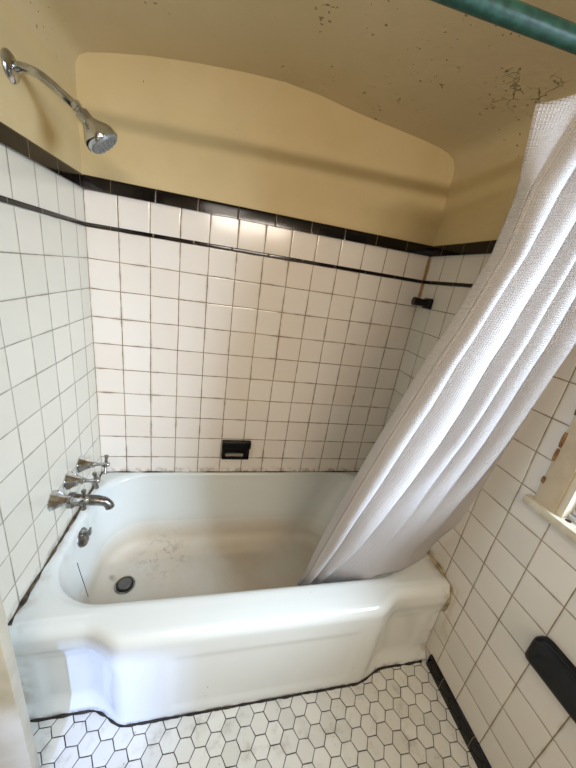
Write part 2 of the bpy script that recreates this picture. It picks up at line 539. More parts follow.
def slab_wall(name, a, b, zsplit, mats, hole=None):
    """wall slab made of a tiled lower block and a plastered upper block, with an optional window hole"""
    bm = bmesh.new()
    def blk(p, q, mi):
        n0 = len(bm.faces)
        add_box(bm, p, q)
        bm.faces.ensure_lookup_table()
        for f in bm.faces[n0:]:
            f.material_index = mi
    def span(z0, z1, mi):
        if hole and hole['z0'] < z1 and hole['z1'] > z0:
            ax = hole['axis']
            h0, h1 = hole['z0'], hole['z1']
            if h0 > z0:
                blk((a[0], a[1], z0), (b[0], b[1], h0), mi)
            if h1 < z1:
                blk((a[0], a[1], h1), (b[0], b[1], z1), mi)
            zz0, zz1 = max(z0, h0), min(z1, h1)
            p0, p1 = list(a), list(b)
            p0[2], p1[2] = zz0, zz1
            q1 = list(p1); q1[ax] = hole['u0']
            blk(p0, q1, mi)
            q0 = list(p0); q0[ax] = hole['u1']
            blk(q0, p1, mi)
        else:
            blk((a[0], a[1], z0), (b[0], b[1], z1), mi)
    span(a[2], zsplit, 0)
    span(zsplit, b[2], 1)
    return struct(from_bm(name, bm, mats, smooth=False))

TOP = 1.862
slab_wall('wall_left', (-0.12, YR, 0.0), (0.0, 0.0, TOP), ZT - 0.01, [M['tile_left'], M['plaster']])
slab_wall('wall_back', (-0.12, 0.0, 0.0), (W + 0.14, 0.12, 2.10), ZT - 0.01, [M['tile_back'], M['plaster']])
WY0, WY1, WZ0, WZ1 = -1.62, -0.857, 0.896, 1.78      # window opening in the right wall
slab_wall('wall_right', (W, YR, 0.0), (W + 0.14, 0.0, TOP), ZT - 0.01, [M['tile_right'], M['plaster']],
          dict(axis=1, u0=WY0, u1=WY1, z0=WZ0, z1=WZ1))
SLIT = dict(axis=0, u0=0.0, u1=0.080, z0=0.99, z1=1.152)  # unseen slit, added and sized to clip the blue light patch
slab_wall('wall_front', (-0.12, YR - 0.12, 0.0), (W + 0.14, YR, 2.10), ZT - 0.01, [M['tile_back'], M['plaster']], SLIT)

# vaulted plaster ceiling: one profile swept from the back wall to the wall behind
prof = [(-0.02, 1.862), (0.0, 1.862), (0.0, 1.890), (0.002, 1.912), (0.012, 1.932), (0.035, 1.946), (0.10, 1.961), (0.22, 1.984), (0.37, 2.003), (0.52, 2.017), (0.66, 2.024),
        (0.79, 2.018), (0.91, 2.004), (1.02, 1.994), (1.125, 1.987), (1.24, 1.978), (1.314, 1.970), (1.36, 1.960), (1.39, 1.945), (1.403, 1.925), (W, 1.900), (W, 1.862), (W + 0.02, 1.862)]
bm = bmesh.new()
ny = 60
grid = []
for j in range(ny + 1):
    y = 0.0 + (YR - 0.0) * j / ny
    row = []
    for (x, z) in prof:
        dz = 0.012 * (noise.noise(Vector((x * 2.2, y * 2.2, 3.0)))) * min(1, -y * 3) * (1 if 0.02 < x < W - 0.02 else 0)
        row.append(bm.verts.new((x, y, z + dz)))
    grid.append(row)
for j in range(ny):
    for i in range(len(prof) - 1):
        bm.faces.new((grid[j][i], grid[j][i + 1], grid[j + 1][i + 1], grid[j + 1][i]))
ext = bmesh.ops.extrude_face_region(bm, geom=bm.faces[:])
for v in ext['geom']:
    if isinstance(v, bmesh.types.BMVert):
        v.co.z = 2.10
        v.co.x = max(-0.12, min(W + 0.14, -0.12 + (v.co.x + 0.02) / (W + 0.04) * (W + 0.26)))
struct(from_bm('ceiling', bm, M['plaster_ceiling'], angle=60))

# black bullnose cap and thin black liner, one run on each wall
def cap_run(name, axis, mat, z0, z1, t, a, b, side):
    """rounded strip against a wall; profile across (offset, z)"""
    n = 6
    pr = [(0.0, z0)]
    r = min(t * 0.9, (z1 - z0) * 0.45)
    pr.append((t, z0))
    for k in range(n + 1):
        q = math.pi / 2 * k / n
        pr.append((t - r + r * math.cos(q), z1 - r + r * math.sin(q)))
    pr.append((0.0, z1))
    bm = bmesh.new()
    ends = []
    for u in (a, b):
        ring = []
        for off, z in pr:
            if axis == 'x':
                ring.append(bm.verts.new((u, -off, z)))
            else:
                ring.append(bm.verts.new((off if side == 'l' else W - off, u, z)))
        ends.append(ring)
    for k in range(len(pr)):
        k2 = (k + 1) % len(pr)
        bm.faces.new((ends[0][k], ends[0][k2], ends[1][k2], ends[1][k]))
    bm.faces.new(ends[0]); bm.faces.new(ends[1])
    return struct(from_bm(name, bm, mat, angle=35))
cap_run('trim_1', 'x', M['cap_back'], ZC, ZT, 0.011, 0.0, W, '')
cap_run('trim_2', 'y', M['cap_left'], ZC, ZT, 0.011, YR, 0.0, 'l')
cap_run('trim_3', 'y', M['cap_right'], ZC, ZT, 0.011, WY1 + 0.06, 0.0, 'r')
cap_run('trim_4', 'x', M['liner_back'], ZL, ZL + 0.0135, 0.004, 0.0, W, '')
cap_run('trim_5', 'y', M['liner_left'], ZL, ZL + 0.0135, 0.004, YR, 0.0, 'l')
cap_run('trim_6', 'y', M['liner_right'], ZL, ZL + 0.0135, 0.004, WY1 + 0.06, 0.0, 'r')
cap_run('baseboard_right', 'y', M['base_black'], 0.0, 0.058, 0.010, YR, -0.722, 'r')

# door casing standing at the near left end of the tub
bm = bmesh.new()
add_box(bm, (0.0, -0.846, 0.0), (0.120, -0.820, 1.86), 0.003, 2)
c = struct(from_bm('trim_7', bm, M['door_paint']))

# ------------------------------------------------------------------ window in the right wall
win = empty('window_1', (W, (WY0 + WY1) / 2, WZ0)); struct(win)
put(box('casing', (W - 0.010, WY1 - 0.002, WZ0 - 0.002), (W, WY1 + 0.054, WZ1 + 0.055), M['cream_wood'], bevel=0.0015), win)
put(box('casing', (W - 0.010, WY0 - 0.054, WZ0 - 0.002), (W, WY0 + 0.002, WZ1 + 0.055), M['cream_wood'], bevel=0.0015), win)
put(box('head_casing', (W - 0.0102, WY0 - 0.002, WZ1), (W, WY1 + 0.002, WZ1 + 0.055), M['cream_wood'], bevel=0.0015), win)
put(box('sill', (W - 0.021, WY0 - 0.07, WZ0 - 0.027), (W + 0.075, WY1 + 0.075, WZ0), M['pale_wood'], bevel=0.009), win)
# raw wood edge where plaster and paint have broken away from the casing
bm = bmesh.new()
random.seed(11)
for (zc, hh, dy) in ((0.962, 0.010, 0.0045), (1.042, 0.018, 0.003), (1.088, 0.022, 0.005), (1.18, 0.02, 0.003)):
    prev = None
    n = 9
    top, bot = [], []
    for k in range(n + 1):
        z = zc - hh + 2 * hh * k / n
        e = dy * math.sin(math.pi * k / n) * random.uniform(0.6, 1.15)
        a1 = (W - 0.0112, WY1 + 0.048 - e * 0.2, z); b1 = (W - 0.0112, WY1 + 0.0555 + e * 0.5, z)
        top.append((bm.verts.new(a1), bm.verts.new(b1), bm.verts.new((W, b1[1], z)), bm.verts.new((W, a1[1], z))))
    for A, B in zip(top, top[1:]):
        for k in range(4):
            bm.faces.new((A[k], A[(k + 1) % 4], B[(k + 1) % 4], B[k]))
    bm.faces.new(top[0]); bm.faces.new(top[-1])
put(from_bm('chipped_edge', bm, M['chip']), win)['label'] = 'bare brown wood where the casing edge is broken'
put(box('stop_strip', (W - 0.004, WY1 - 0.020, WZ0), (W + 0.050, WY1, WZ1), M['pale_wood'], bevel=0.003), win)
put(box('stop_strip', (W - 0.004, WY0, WZ0), (W + 0.050, WY0 + 0.020, WZ1), M['pale_wood'], bevel=0.003), win)
bm = bmesh.new()
yA, yB = WY0 + 0.020, WY1 - 0.020
add_box(bm, (W + 0.028, yB - 0.030, WZ0 + 0.001), (W + 0.062, yB, WZ1), 0.002)
add_box(bm, (W + 0.028, yA, WZ0 + 0.001), (W + 0.062, yA + 0.030, WZ1), 0.002)
for k in range(3):
    add_box(bm, (W + 0.016 + 0.006 * k, yA, WZ0 + 0.001 + 0.014 * k), (W + 0.062, yB, WZ0 + 0.013 + 0.014 * k), 0.0015)
add_box(bm, (W + 0.028, yA, WZ1 - 0.04), (W + 0.062, yB, WZ1), 0.002)
add_box(bm, (W + 0.028, yA, 1.335), (W + 0.062, yB, 1.365), 0.002)
sash = put(from_bm('sash', bm, M['vinyl']), win)
put(box('pane', (W + 0.043, yA + 0.028, WZ0 + 0.04), (W + 0.047, yB - 0.028, WZ1 - 0.038), M['glass']), win)
# dark disc painted as a small shaded hole left of the stop, in the sill corner
bm = bmesh.new()
add_lathe(bm, (W + 0.006, WY1 - 0.030, WZ0 - 0.0005), (0, 0, 1), [(0, 0.0075), (0.002, 0.006), (0.0022, 0.0)], 14)
put(from_bm('sill_gap', bm, M['gap_shade_and_crack']), win)

# frame of the unseen slit added to shape the rear light
w2 = empty('rear_light_slit', (0.057, YR, SLIT['z0'])); struct(w2)
bm = bmesh.new()
for a, b in (((0.0, YR, 0.98), (0.002, YR + 0.01, 1.162)), ((0.080, YR, 0.98), (0.10, YR + 0.01, 1.162)),
             ((0.002, YR, 0.98), (0.080, YR + 0.01, 0.99)), ((0.002, YR, 1.152), (0.080, YR + 0.01, 1.162))):
    add_box(bm, a, b)
put(from_bm('slit_frame', bm, M['white_paint'], smooth=False), w2)

# ------------------------------------------------------------------ bathtub
tub = tag(empty('bathtub', (W / 2, -0.36, 0.0)),
          'old white enamelled alcove bathtub with bowed apron front, scuffed inside', 'bathtub')

def front_y(x, z):
    bul = sstep(0.185, 0.305, x) * (1 - sstep(1.085, 1.20, x))
    y = -0.697 - 0.046 * bul
    def recess(x, z, xe, sgn):
        dx = (xe - x) * sgn                     # >0 inside the end panel
        dz = 0.300 - z
        r = 0.085
        d = r - math.hypot(r - dx, r - dz) if (dx < r and dz < r) else min(dx, dz)
        return sstep(-0.030, 0.042, d)
    rl = recess(x, z, 0.265, 1)
    rr = recess(x, z, 1.130, -1)
    foot = 1 - sstep(0.0, 0.05, z)
    y += 0.019 * rl * (1 - foot) + 0.004 * rl
    y += 0.012 * rr * (1 - foot) - 0.014 * foot * rr
    # shallow centre panel
    e_ = min(x - 0.43, 1.03 - x, z - 0.045, 0.290 - z)
    y += 0.004 * sstep(-0.010, 0.014, e_)
    e_ = min(x - 0.055, 0.20 - x, z - 0.05, 0.25 - z)
    y += 0.005 * sstep(-0.010, 0.014, e_)
    e_ = min(x - 1.20, 1.34 - x, z - 0.05, 0.25 - z)
    y += 0.004 * sstep(-0.010, 0.014, e_)
    return y

NS, NC, NF = 26, 10, 110     # points on end sides, corners, front
def loop(x0, x1, y0, y1, r, z, front=None):
    """counter-clockwise from the back-left corner; y0 back (near 0), y1 front. front(x)->y overrides."""
    pts = []
    r = max(r, 1e-4)
    def arc(cx, cy, a0, a1):
        for k in range(NC):
            q = a0 + (a1 - a0) * k / NC
            pts.append((cx + r * math.cos(q), cy + r * math.sin(q)))
    arc(x0 + r, y0 - r, math.pi / 2, math.pi)                      # back-left
    for k in range(NS):
        t = k / NS; pts.append((x0, y0 - r + (y1 + r - (y0 - r)) * t))
    arc(x0 + r, y1 + r, math.pi, 1.5 * math.pi)                    # front-left
    for k in range(NF):
        t = k / NF; pts.append((x0 + r + (x1 - r - x0 - r) * t, y1))
    arc(x1 - r, y1 + r, 1.5 * math.pi, 2 * math.pi)                # front-right
    for k in range(NS):
        t = k / NS; pts.append((x1, y1 + r + (y0 - r - y1 - r) * t))
    arc(x1 - r, y0 - r, 0, math.pi / 2)
    for k in range(NF):
        t = k / NF; pts.append((x1 - r + (x0 + r - x1 + r) * t, y0))
    out = []
    for i, (x, y) in enumerate(pts):
        if front is not None and NC + NS <= i <= NC * 3 + NS + NF and y < (y0 + y1) / 2:
            y = front(x)
        out.append(Vector((x, y, z)))
    return out

loops = []
X0, X1, YB = 0.003, W - 0.003, -0.003
RR = 0.034
for k in range(34):
    z = 0.001 + (RIM - RR - 0.001) * k / 33
    loops.append(loop(X0, X1, YB, -0.70, 0.002, z, lambda x, z=z: front_y(x, z)))
for k in range(1, 9):                      # roll over the top edge
    q = math.pi / 2 * k / 8
    z = RIM - RR + RR * math.sin(q) - 0.001 * k / 8
    inn = RR * (1 - math.cos(q))
    loops.append(loop(X0, X1, YB, -0.70, 0.002, z, lambda x, inn=inn: front_y(x, RIM - RR) + inn))
# inner edge and basin
def basin(t):
    """t 0 at the rim edge, 1 at the floor of the basin"""
    return dict(x0=0.036 + 0.040 * t, x1=1.315 - 0.20 * t ** 1.0, y0=-0.018 - 0.090 * t, y1=-0.622 + 0.075 * t, r=0.185 - 0.03 * t)
b0 = basin(0)
# flat of the rim: a few loops blending outer to inner
def inner_loop(x0, x1, y0, y1, r, z):
    return loop(x0, x1, y0, y1, r, z)
e = 0.022
outer = loops[-1]
inner = inner_loop(b0['x0'] - e, b0['x1'] + e, min(b0['y0'] + e * 0.5, -0.006), b0['y1'] - e, b0['r'] + 0.012, RIM + 0.001)
for k in range(1, 5):
    t = k / 5
    lp = []
    for A, B in zip(outer, inner):
        q = A.lerp(B, t); q.z = RIM + 0.0012 * math.sin(math.pi * t)
        lp.append(q)
    loops.append(lp)
loops.append(inner)
for k in range(1, 7):
    q = math.pi / 2 * k / 6
    s = e * (1 - math.sin(q))
    loops.append(inner_loop(b0['x0'] - s, b0['x1'] + s, min(b0['y0'] + s * 0.5, -0.006), b0['y1'] - s, b0['r'], RIM - e * (1 - math.cos(q)) * 0.9))
zt = RIM - e * 0.9
zb = 0.052
RB = 0.058
for k in range(1, 15):
    t = k / 14
    bb = basin(t)
    loops.append(inner_loop(bb['x0'], bb['x1'], bb['y0'], bb['y1'], bb['r'], zt + (zb + RB - zt) * t))
b1 = basin(1)
for k in range(1, 9):
    q = math.pi / 2 * k / 8
    s = RB * (1 - math.cos(q)) ; z = zb + RB - RB * math.sin(q)
    s2 = s + 0.004 * (k / 8)
    loops.append(inner_loop(b1['x0'] + s2, b1['x1'] - s2, b1['y0'] - s2, b1['y1'] + s2, b1['r'] - s2 * 0.8, z))
lx0, lx1, ly0, ly1, lr = b1['x0'] + 0.062, b1['x1'] - 0.062, b1['y0'] - 0.062, b1['y1'] + 0.062, b1['r'] - 0.0496
for k in range(1, 5):
    s = k * 0.025
    loops.append(inner_loop(lx0 + s, lx1 - s, ly0 - s, ly1 + s, max(0.01, lr - s * 0.8), zb - 0.0008 * k))
bm = bmesh.new()
vr = [[bm.verts.new(q) for q in lp] for lp in loops]
n = len(loops[0])
for A, B in zip(vr, vr[1:]):
    for k in range(n):
        bm.faces.new((A[k], A[(k + 1) % n], B[(k + 1) % n], B[k]))
bm.faces.new(vr[-1])
bmesh.ops.remove_doubles(bm, verts=bm.verts[:], dist=0.00005)
shell = put(from_bm('tub_shell', bm, M['porcelain'], angle=80), tub)

# drain: dark disc painted as the shaded gap, chrome flange and scratched stopper
bm = bmesh.new()
dc = Vector((0.180, -0.318, zb - 0.001))
add_lathe(bm, dc, (0, 0, 1), [(0.0, 0.040), (0.004, 0.0395), (0.0055, 0.036), (0.0045, 0.0335), (0.001, 0.033), (0.0005, 0.0)], 40)
dr = put(from_bm('drain', bm, M['chrome_dull']), tub); dr['label'] = 'round dull metal drain'
bm = bmesh.new()
add_lathe(bm, dc + Vector((0, 0, 0.0012)), (0, 0, 1), [(0.0, 0.0325), (0.0006, 0.0325), (0.0007, 0.0)], 32)
q = from_bm('drain_gap', bm, M['gap_shade_and_crack']); q.parent = dr
bm = bmesh.new()
add_lathe(bm, dc + Vector((0, 0, 0.002)), (0, 0, 1), [(0.0, 0.026), (0.008, 0.0265), (0.0105, 0.024), (0.0115, 0.012), (0.0118, 0.0)], 36)
q = from_bm('stopper', bm, M['brushed']); q.parent = dr

# overflow plate with its trip lever
ob = basin((zt - 0.335) / (zt - zb - RB))
oc = Vector((ob['x0'] - 0.001, -0.325, 0.335))
ax = Vector((1.0, 0.0, 0.42)).normalized()
bm = bmesh.new()
add_lathe(bm, oc, ax, [(-0.004, 0.037), (0.004, 0.037), (0.0085, 0.032), (0.011, 0.020), (0.0125, 0.0)], 36)
ovp = put(from_bm('overflow_plate', bm, M['chrome_dull']), tub)
bm = bmesh.new()
p0 = oc + ax * 0.010 + Vector((0, 0.004, 0.004))
add_tube(bm, [p0, p0 + ax * 0.014, p0 + ax * 0.022 + Vector((0, 0.003, 0.004))], [0.0055, 0.005, 0.0045], 14)
add_box(bm, p0 + ax * 0.018 + Vector((-0.003, -0.004, -0.010)), p0 + ax * 0.018 + Vector((0.004, 0.012, 0.016)), 0.0015)
q = from_bm('trip_lever', bm, M['chrome_dull']); q.parent = ovp
bm = bmesh.new()
add_lathe(bm, oc + ax * 0.0125 + Vector((0, -0.010, -0.010)), ax, [(-0.002, 0.004), (0.0015, 0.004), (0.0025, 0.0)], 14)
q = from_bm('screw', bm, M['chrome']); q.parent = ovp

# caulk beads: mouldy on the left wall, thin at the back, smeared on the right
def bead(name, pts, r, mat, label, jit=0.4, flat=1.0):
    random.seed(len(name) + int(r * 1e5))
    path = smooth_path(pts, 10)
    rad = [r * (1 + jit * (noise.noise(q * 35) * 1.6)) for q in path]
    path = [q + Vector((0, 0, noise.noise(q * 22 + Vector((5, 1, 2))) * r * jit)) for q in path]
    bm = bmesh.new()
    add_tube(bm, path, [max(r * 0.15, v) for v in rad], 8)
    for v in bm.verts:
        v.co.x = min(W - 0.0004, max(0.0004, v.co.x)); v.co.y = min(-0.0004, v.co.y); v.co.z = max(0.0003, v.co.z)
    o = put(from_bm(name, bm, mat), tub)
    o['label'] = label
    return o
bead('caulk_bead', [(0.003, -0.004, RIM), (0.003, -0.15, RIM), (0.003, -0.35, RIM), (0.003, -0.55, RIM), (0.003, -0.665, RIM - 0.004)], 0.0078, M['caulk'], 'dark mouldy caulk along the left wall', 0.6)
bead('caulk_bead', [(0.01, -0.003, RIM + 0.001), (0.4, -0.003, RIM + 0.001), (0.9, -0.003, RIM + 0.001), (W - 0.01, -0.003, RIM + 0.001)], 0.0032, M['caulk'], 'thin stained caulk along the back wall', 0.9)
bead('caulk_bead', [(W - 0.004, -0.004, RIM), (W - 0.004, -0.3, RIM), (W - 0.004, -0.55, RIM + 0.001), (W - 0.004, -0.66, RIM - 0.002), (W - 0.004, -0.695, RIM - 0.02), (W - 0.004, -0.700, 0.32), (W - 0.004, -0.698, 0.27)], 0.0068, M['caulk_pale'], 'tan stained caulk smeared at the right wall', 1.0)
fp = [(x, front_y(x, 0.0) - 0.001, 0.001) for x in [0.005 + (W - 0.03) * k / 60 for k in range(61)]]
bead('caulk_bead', fp, 0.0044, M['caulk_black'], 'black grimy joint along the foot of the apron', 0.5)

# ------------------------------------------------------------------ brassware on the left wall
def tap(y, z, turn, label):
    t = tag(empty('tap', (0.0, y, z)), label, 'tap', 'taps above the bathtub')
    o = Vector((0, y, z))
    bm = bmesh.new()
    add_lathe(bm, o, (1, 0, 0), [(0.0, 0.0335), (0.004, 0.0345), (0.009, 0.0325), (0.018, 0.026), (0.032, 0.0185), (0.044, 0.0140), (0.050, 0.0135), (0.053, 0.0115), (0.053, 0.0)], 10)
    put(from_bm('escutcheon', bm, M['chrome'], angle=25), t)
    bm = bmesh.new()
    add_lathe(bm, o, (1, 0, 0), [(0.050, 0.0085), (0.060, 0.0085), (0.062, 0.0065), (0.078, 0.0065), (0.082, 0.0095), (0.100, 0.0098), (0.106, 0.0075), (0.108, 0.0)], 20)
    put(from_bm('stem', bm, M['chrome']), t)
    bm = bmesh.new()
    c = o + Vector((0.092, 0, 0))
    for k, ln in ((0, 0.034), (1, 0.015), (2, 0.034), (3, 0.015)):
        a = turn + k * math.pi / 2
        d = Vector((0, math.cos(a), math.sin(a)))
        add_lathe(bm, c + d * 0.004, d, [(0.0, 0.0055), (ln * 0.55, 0.0052), (ln * 0.8, 0.0078), (ln * 0.95, 0.0074), (ln, 0.0045), (ln, 0.0)], 14)
    put(from_bm('cross_handle', bm, M['chrome_dull']), t)
    return t
tap(-0.400, 0.575, math.radians(80), 'chrome bathtub tap nearest the viewer, on a flared bell plate above the spout')
tap(-0.300, 0.575, math.radians(97), 'middle chrome bathtub tap with a flared bell plate, between two others')
tap(-0.200, 0.575, math.radians(68), 'chrome bathtub tap nearest the back wall corner, on a flared bell plate')

sp = tag(empty('bathtub_spout', (0.0, -0.300, 0.487)), 'dull grey metal spout curving down over the bathtub, below the taps', 'spout')
bm = bmesh.new()
pth = smooth_path([(0.0, -0.30, 0.488), (0.03, -0.30, 0.488), (0.07, -0.30, 0.487), (0.10, -0.30, 0.484), (0.120, -0.30, 0.477), (0.131, -0.30, 0.464), (0.134, -0.30, 0.452)], 5)
rads = [0.0235 - 0.0075 * min(1, i / (len(pth) * 0.7)) for i in range(len(pth))]
add_tube(bm, pth, rads, 24)
put(from_bm('spout_body', bm, M['chrome_dull']), sp)
bm = bmesh.new()
add_lathe(bm, (0.0, -0.30, 0.488), (1, 0, 0), [(0.0, 0.029), (0.016, 0.029), (0.019, 0.026), (0.019, 0.0)], 28)
put(from_bm('wall_collar', bm, M['chrome_dull']), sp)
bm = bmesh.new()
add_lathe(bm, (0.134, -0.30, 0.4515), (0.1, 0, -1), [(0.0, 0.0125), (0.0012, 0.0125), (0.0013, 0.0)], 20)  # flat dark disc painted as the shade in the spout mouth
put(from_bm('outlet', bm, M['gap_shade_and_crack']), sp)

sh = tag(empty('wall_shower', (0.0, -0.345, 1.736)), 'chrome shower head on a bent wall arm with a round flange', 'shower head')
bm = bmesh.new()
add_lathe(bm, (0.0, -0.345, 1.736), (1, 0.06, 0), [(-0.002, 0.0295), (0.003, 0.030), (0.007, 0.027), (0.011, 0.020), (0.013, 0.013), (0.013, 0.0)], 36)
put(from_bm('flange', bm, M['chrome']), sh)
J = Vector((0.124, -0.323, 1.697))
bm = bmesh.new()
add_tube(bm, smooth_path([(0.004, -0.345, 1.737), (0.025, -0.342, 1.741), (0.050, -0.338, 1.739), (0.074, -0.333, 1.728), (0.096, -0.329, 1.714), J], 8), 0.0102, 20)
put(from_bm('arm', bm, M['chrome']), sh)
d = Vector((0.66, 0.16, -0.72)).normalized()
bm = bmesh.new()
add_lathe(bm, J - d * 0.012, d, [(0.0, 0.0105), (0.002, 0.0125), (0.012, 0.0130), (0.0125, 0.0105), (0.016, 0.0105), (0.0165, 0.0095), (0.022, 0.0095), (0.022, 0.0)], 8)
put(from_bm('swivel_nut', bm, M['chrome'], angle=25), sh)
bm = bmesh.new()
d2 = Vector((0.66, 0.10, -0.75)).normalized()
K = J + d * 0.008
add_lathe(bm, K, d2, [(0.0, 0.0130), (0.002, 0.0155), (0.020, 0.0160), (0.024, 0.0180), (0.036, 0.0270), (0.047, 0.0360), (0.056, 0.0405), (0.066, 0.0415), (0.072, 0.0400), (0.072, 0.0)], 40)
put(from_bm('head_body', bm, M['chrome']), sh)
bm = bmesh.new()
F = K + d2 * 0.0722
add_lathe(bm, F, d2, [(-0.003, 0.0370), (0.002, 0.0365), (0.005, 0.034), (0.0052, 0.0)], 36)
_, u, v = frame_of(d2)
for rr, cnt in ((0.010, 6), (0.019, 10), (0.029, 14)):
    for k in range(cnt):
        a = 2 * math.pi * k / cnt
        add_lathe(bm, F + d2 * 0.005 + (u * math.cos(a) + v * math.sin(a)) * rr, d2, [(0.0, 0.0023), (0.0028, 0.0017), (0.0030, 0.0)], 8)
put(from_bm('spray_face', bm, M['grey_face']), sh)['label'] = 'grey spray face'
bm = bmesh.new()
add_box(bm, (-0.005, -0.004, -0.008), (0.005, 0.004, 0.008), 0.0015)
side = (Vector((0.3, -1, 0)) - d2 * Vector((0.3, -1, 0)).dot(d2)).normalized()
rot = Matrix((d2.cross(side), side, d2)).transposed().to_4x4()
bmesh.ops.transform(bm, matrix=Matrix.Translation(K + d2 * 0.064 + side * 0.041) @ rot, verts=bm.verts[:])
put(from_bm('spray_selector', bm, M['chrome']), sh)

# ------------------------------------------------------------------ black ceramic fittings
sd = tag(empty('soap_dish', (0.613, 0.0, 0.482)), 'black ceramic soap dish set in the back wall just above the bathtub', 'soap dish')
bm = bmesh.new()
x0, x1, z0, z1 = 0.543, 0.686, 0.484, 0.580
add_box(bm, (x0, -0.010, z0), (x1 - 0.004, 0.0, z1), 0.002)
add_box(bm, (x0, -0.024, z1 - 0.040), (x1, -0.0, z1), 0.006, 3)
add_box(bm, (x0 + 0.002, -0.024, z0), (x0 + 0.018, -0.0, z1 - 0.03), 0.004)
add_box(bm, (x1 - 0.026, -0.024, z0), (x1 - 0.006, -0.0, z1 - 0.03), 0.004)
add_box(bm, (x0 + 0.002, -0.030, z0), (x1 - 0.006, -0.0, z0 + 0.012), 0.004)
put(from_bm('holder_body', bm, M['black_glaze']), sd)
bm = bmesh.new()
add_box(bm, (x0 + 0.020, -0.020, z0 + 0.012), (x1 - 0.034, -0.004, z0 + 0.026), 0.003)  # pale block put in as the slot's highlight
put(from_bm('slot_highlight', bm, M['slot_glint']), sd)['label'] = 'pale grey block painted as the highlight inside the slot'

br = tag(empty('towel_bar_bracket', (W, -0.090, 1.362)), 'small black ceramic bracket high on the tiled corner beside the curtain', 'bracket')
bm = bmesh.new()
add_box(bm, (W - 0.022, -0.112, 1.340), (W, -0.066, 1.386), 0.006, 3)
add_tube(bm, [(W - 0.015, -0.088, 1.363), (W - 0.04, -0.086, 1.364), (W - 0.080, -0.078, 1.366)], [0.020, 0.0165, 0.0185], 20)
put(from_bm('bracket_body', bm, M['black_glaze']), br)
bm = bmesh.new()
add_lathe(bm, (W - 0.0805, -0.078, 1.366), (-1, 0.05, 0), [(0, 0.0115), (0.0008, 0.0115), (0.0009, 0.0)], 18)  # flat dark disc painted as the shade in the bar hole
put(from_bm('bar_socket', bm, M['gap_shade_and_crack']), br)

ld = tag(empty('ceramic_ledge', (W, -1.10, 0.487)), 'long black glazed ledge with a rounded end, set in the tiles below the window', 'ledge')
bm = bmesh.new()
n = 12
pr = []
y_in, y_out = -0.955, -1.30
zc_, hh = 0.538, 0.051
N = 16
rings = []
for off, shrink in ((0.0, 0.0), (0.014, 0.0), (0.022, 0.003), (0.026, 0.009), (0.027, 0.016)):
    ring = []
    hs = hh - shrink
    for k in range(N + 1):       # rounded upper far end
        a = math.pi / 2 * (k / N)
        rr = 0.034 - shrink * 0.4
        ring.append((y_in - shrink - rr + rr * math.sin(a), zc_ + hs - rr + rr * math.cos(a)))
    for k in range(N + 1):
        a = math.pi / 2 * (k / N)
        rr = 0.012
        ring.append((y_in - shrink - rr + rr * math.cos(a), zc_ - hs + rr - rr * math.sin(a)))
    ring.append((y_out + shrink, zc_ - hs)); ring.append((y_out + shrink, zc_ + hs))
    rings.append([bm.verts.new((W - off, yy, zz)) for yy, zz in ring])
for A, B in zip(rings, rings[1:]):
    for k in range(len(A)):
        bm.faces.new((A[k], A[(k + 1) % len(A)], B[(k + 1) % len(A)], B[k]))
bm.faces.new(rings[0]); bm.faces.new(rings[-1])
put(from_bm('ledge_body', bm, M['black_glaze'], angle=50), ld)

# ------------------------------------------------------------------ curtain rod and shower curtain
rodY, rodZ = -0.750, 1.836
def rod_z(x):
    return 1.8450 + 0.032 * (x - 1.07)
rd = tag(empty('curtain_rod', (W / 2, rodY, rodZ)), 'green painted shower curtain pipe running below the ceiling', 'curtain rod')
bm = bmesh.new()
add_tube(bm, [(0.004 + (W - 0.008) * k / 12, rodY, rod_z(W * k / 12)) for k in range(13)], 0.0152, 28)
put(from_bm('pipe', bm, M['green_paint']), rd)
for x, s in ((0.0, 1), (W, -1)):
    bm = bmesh.new()
    add_lathe(bm, (x, rodY, rod_z(x)), (s, 0, 0), [(0.0, 0.032), (0.004, 0.032), (0.008, 0.022), (0.020, 0.018), (0.020, 0.0)], 28)
    put(from_bm('wall_flange', bm, M['green_paint']), rd)

ZS = [0.27, 0.385, 0.54, 0.70, 0.85, 1.00, 1.12, 1.25, 1.38, 1.50, 1.62, 1.75, 1.83]
KN = [   # x of the curtain's vertical folds at those heights: edge, c0, c1, c2, ripple, ripple, c3, wall edge
    [0.850, 0.864, 0.886, 0.907, 0.934, 0.963, 0.988, 1.012, 1.048, 1.080, 1.084, 1.058, 1.052],
    [0.860, 0.873, 0.896, 0.918, 0.946, 0.976, 1.002, 1.026, 1.060, 1.090, 1.092, 1.130, 1.150],
    [0.900, 0.916, 0.948, 0.978, 1.015, 1.045, 1.068, 1.082, 1.110, 1.142, 1.165, 1.195, 1.210],
    [0.940, 0.968, 1.045, 1.090, 1.128, 1.162, 1.178, 1.190, 1.208, 1.226, 1.240, 1.260, 1.270],
    [1.020, 1.052, 1.125, 1.165, 1.196, 1.220, 1.234, 1.245, 1.258, 1.270, 1.282, 1.295, 1.300],
    [1.110, 1.138, 1.200, 1.232, 1.260, 1.282, 1.292, 1.300, 1.310, 1.318, 1.325, 1.333, 1.336],
    [1.205, 1.220, 1.265, 1.295, 1.318, 1.335, 1.344, 1.350, 1.358, 1.364, 1.368, 1.372, 1.374],
    [1.330, 1.375, 1.385, 1.388, 1.392, 1.394, 1.396, 1.398, 1.400, 1.400, 1.400, 1.400, 1.400]]
AMP = [0.008, 0.042, 0.050, 0.036, 0.028, 0.032, -0.022]     # ridge towards the room (-y)
BACK = [0.026, 0.004, 0.026, 0.026, 0.006, -0.004, -0.024, -0.002]
WIRE = [(0.0491, -0.3955, 0.2852), (0.055, -0.3971, 0.2464), (0.0621, -0.3979, 0.2005), (0.0693, -0.3988, 0.1533), (0.0763, -0.4015, 0.1128)]
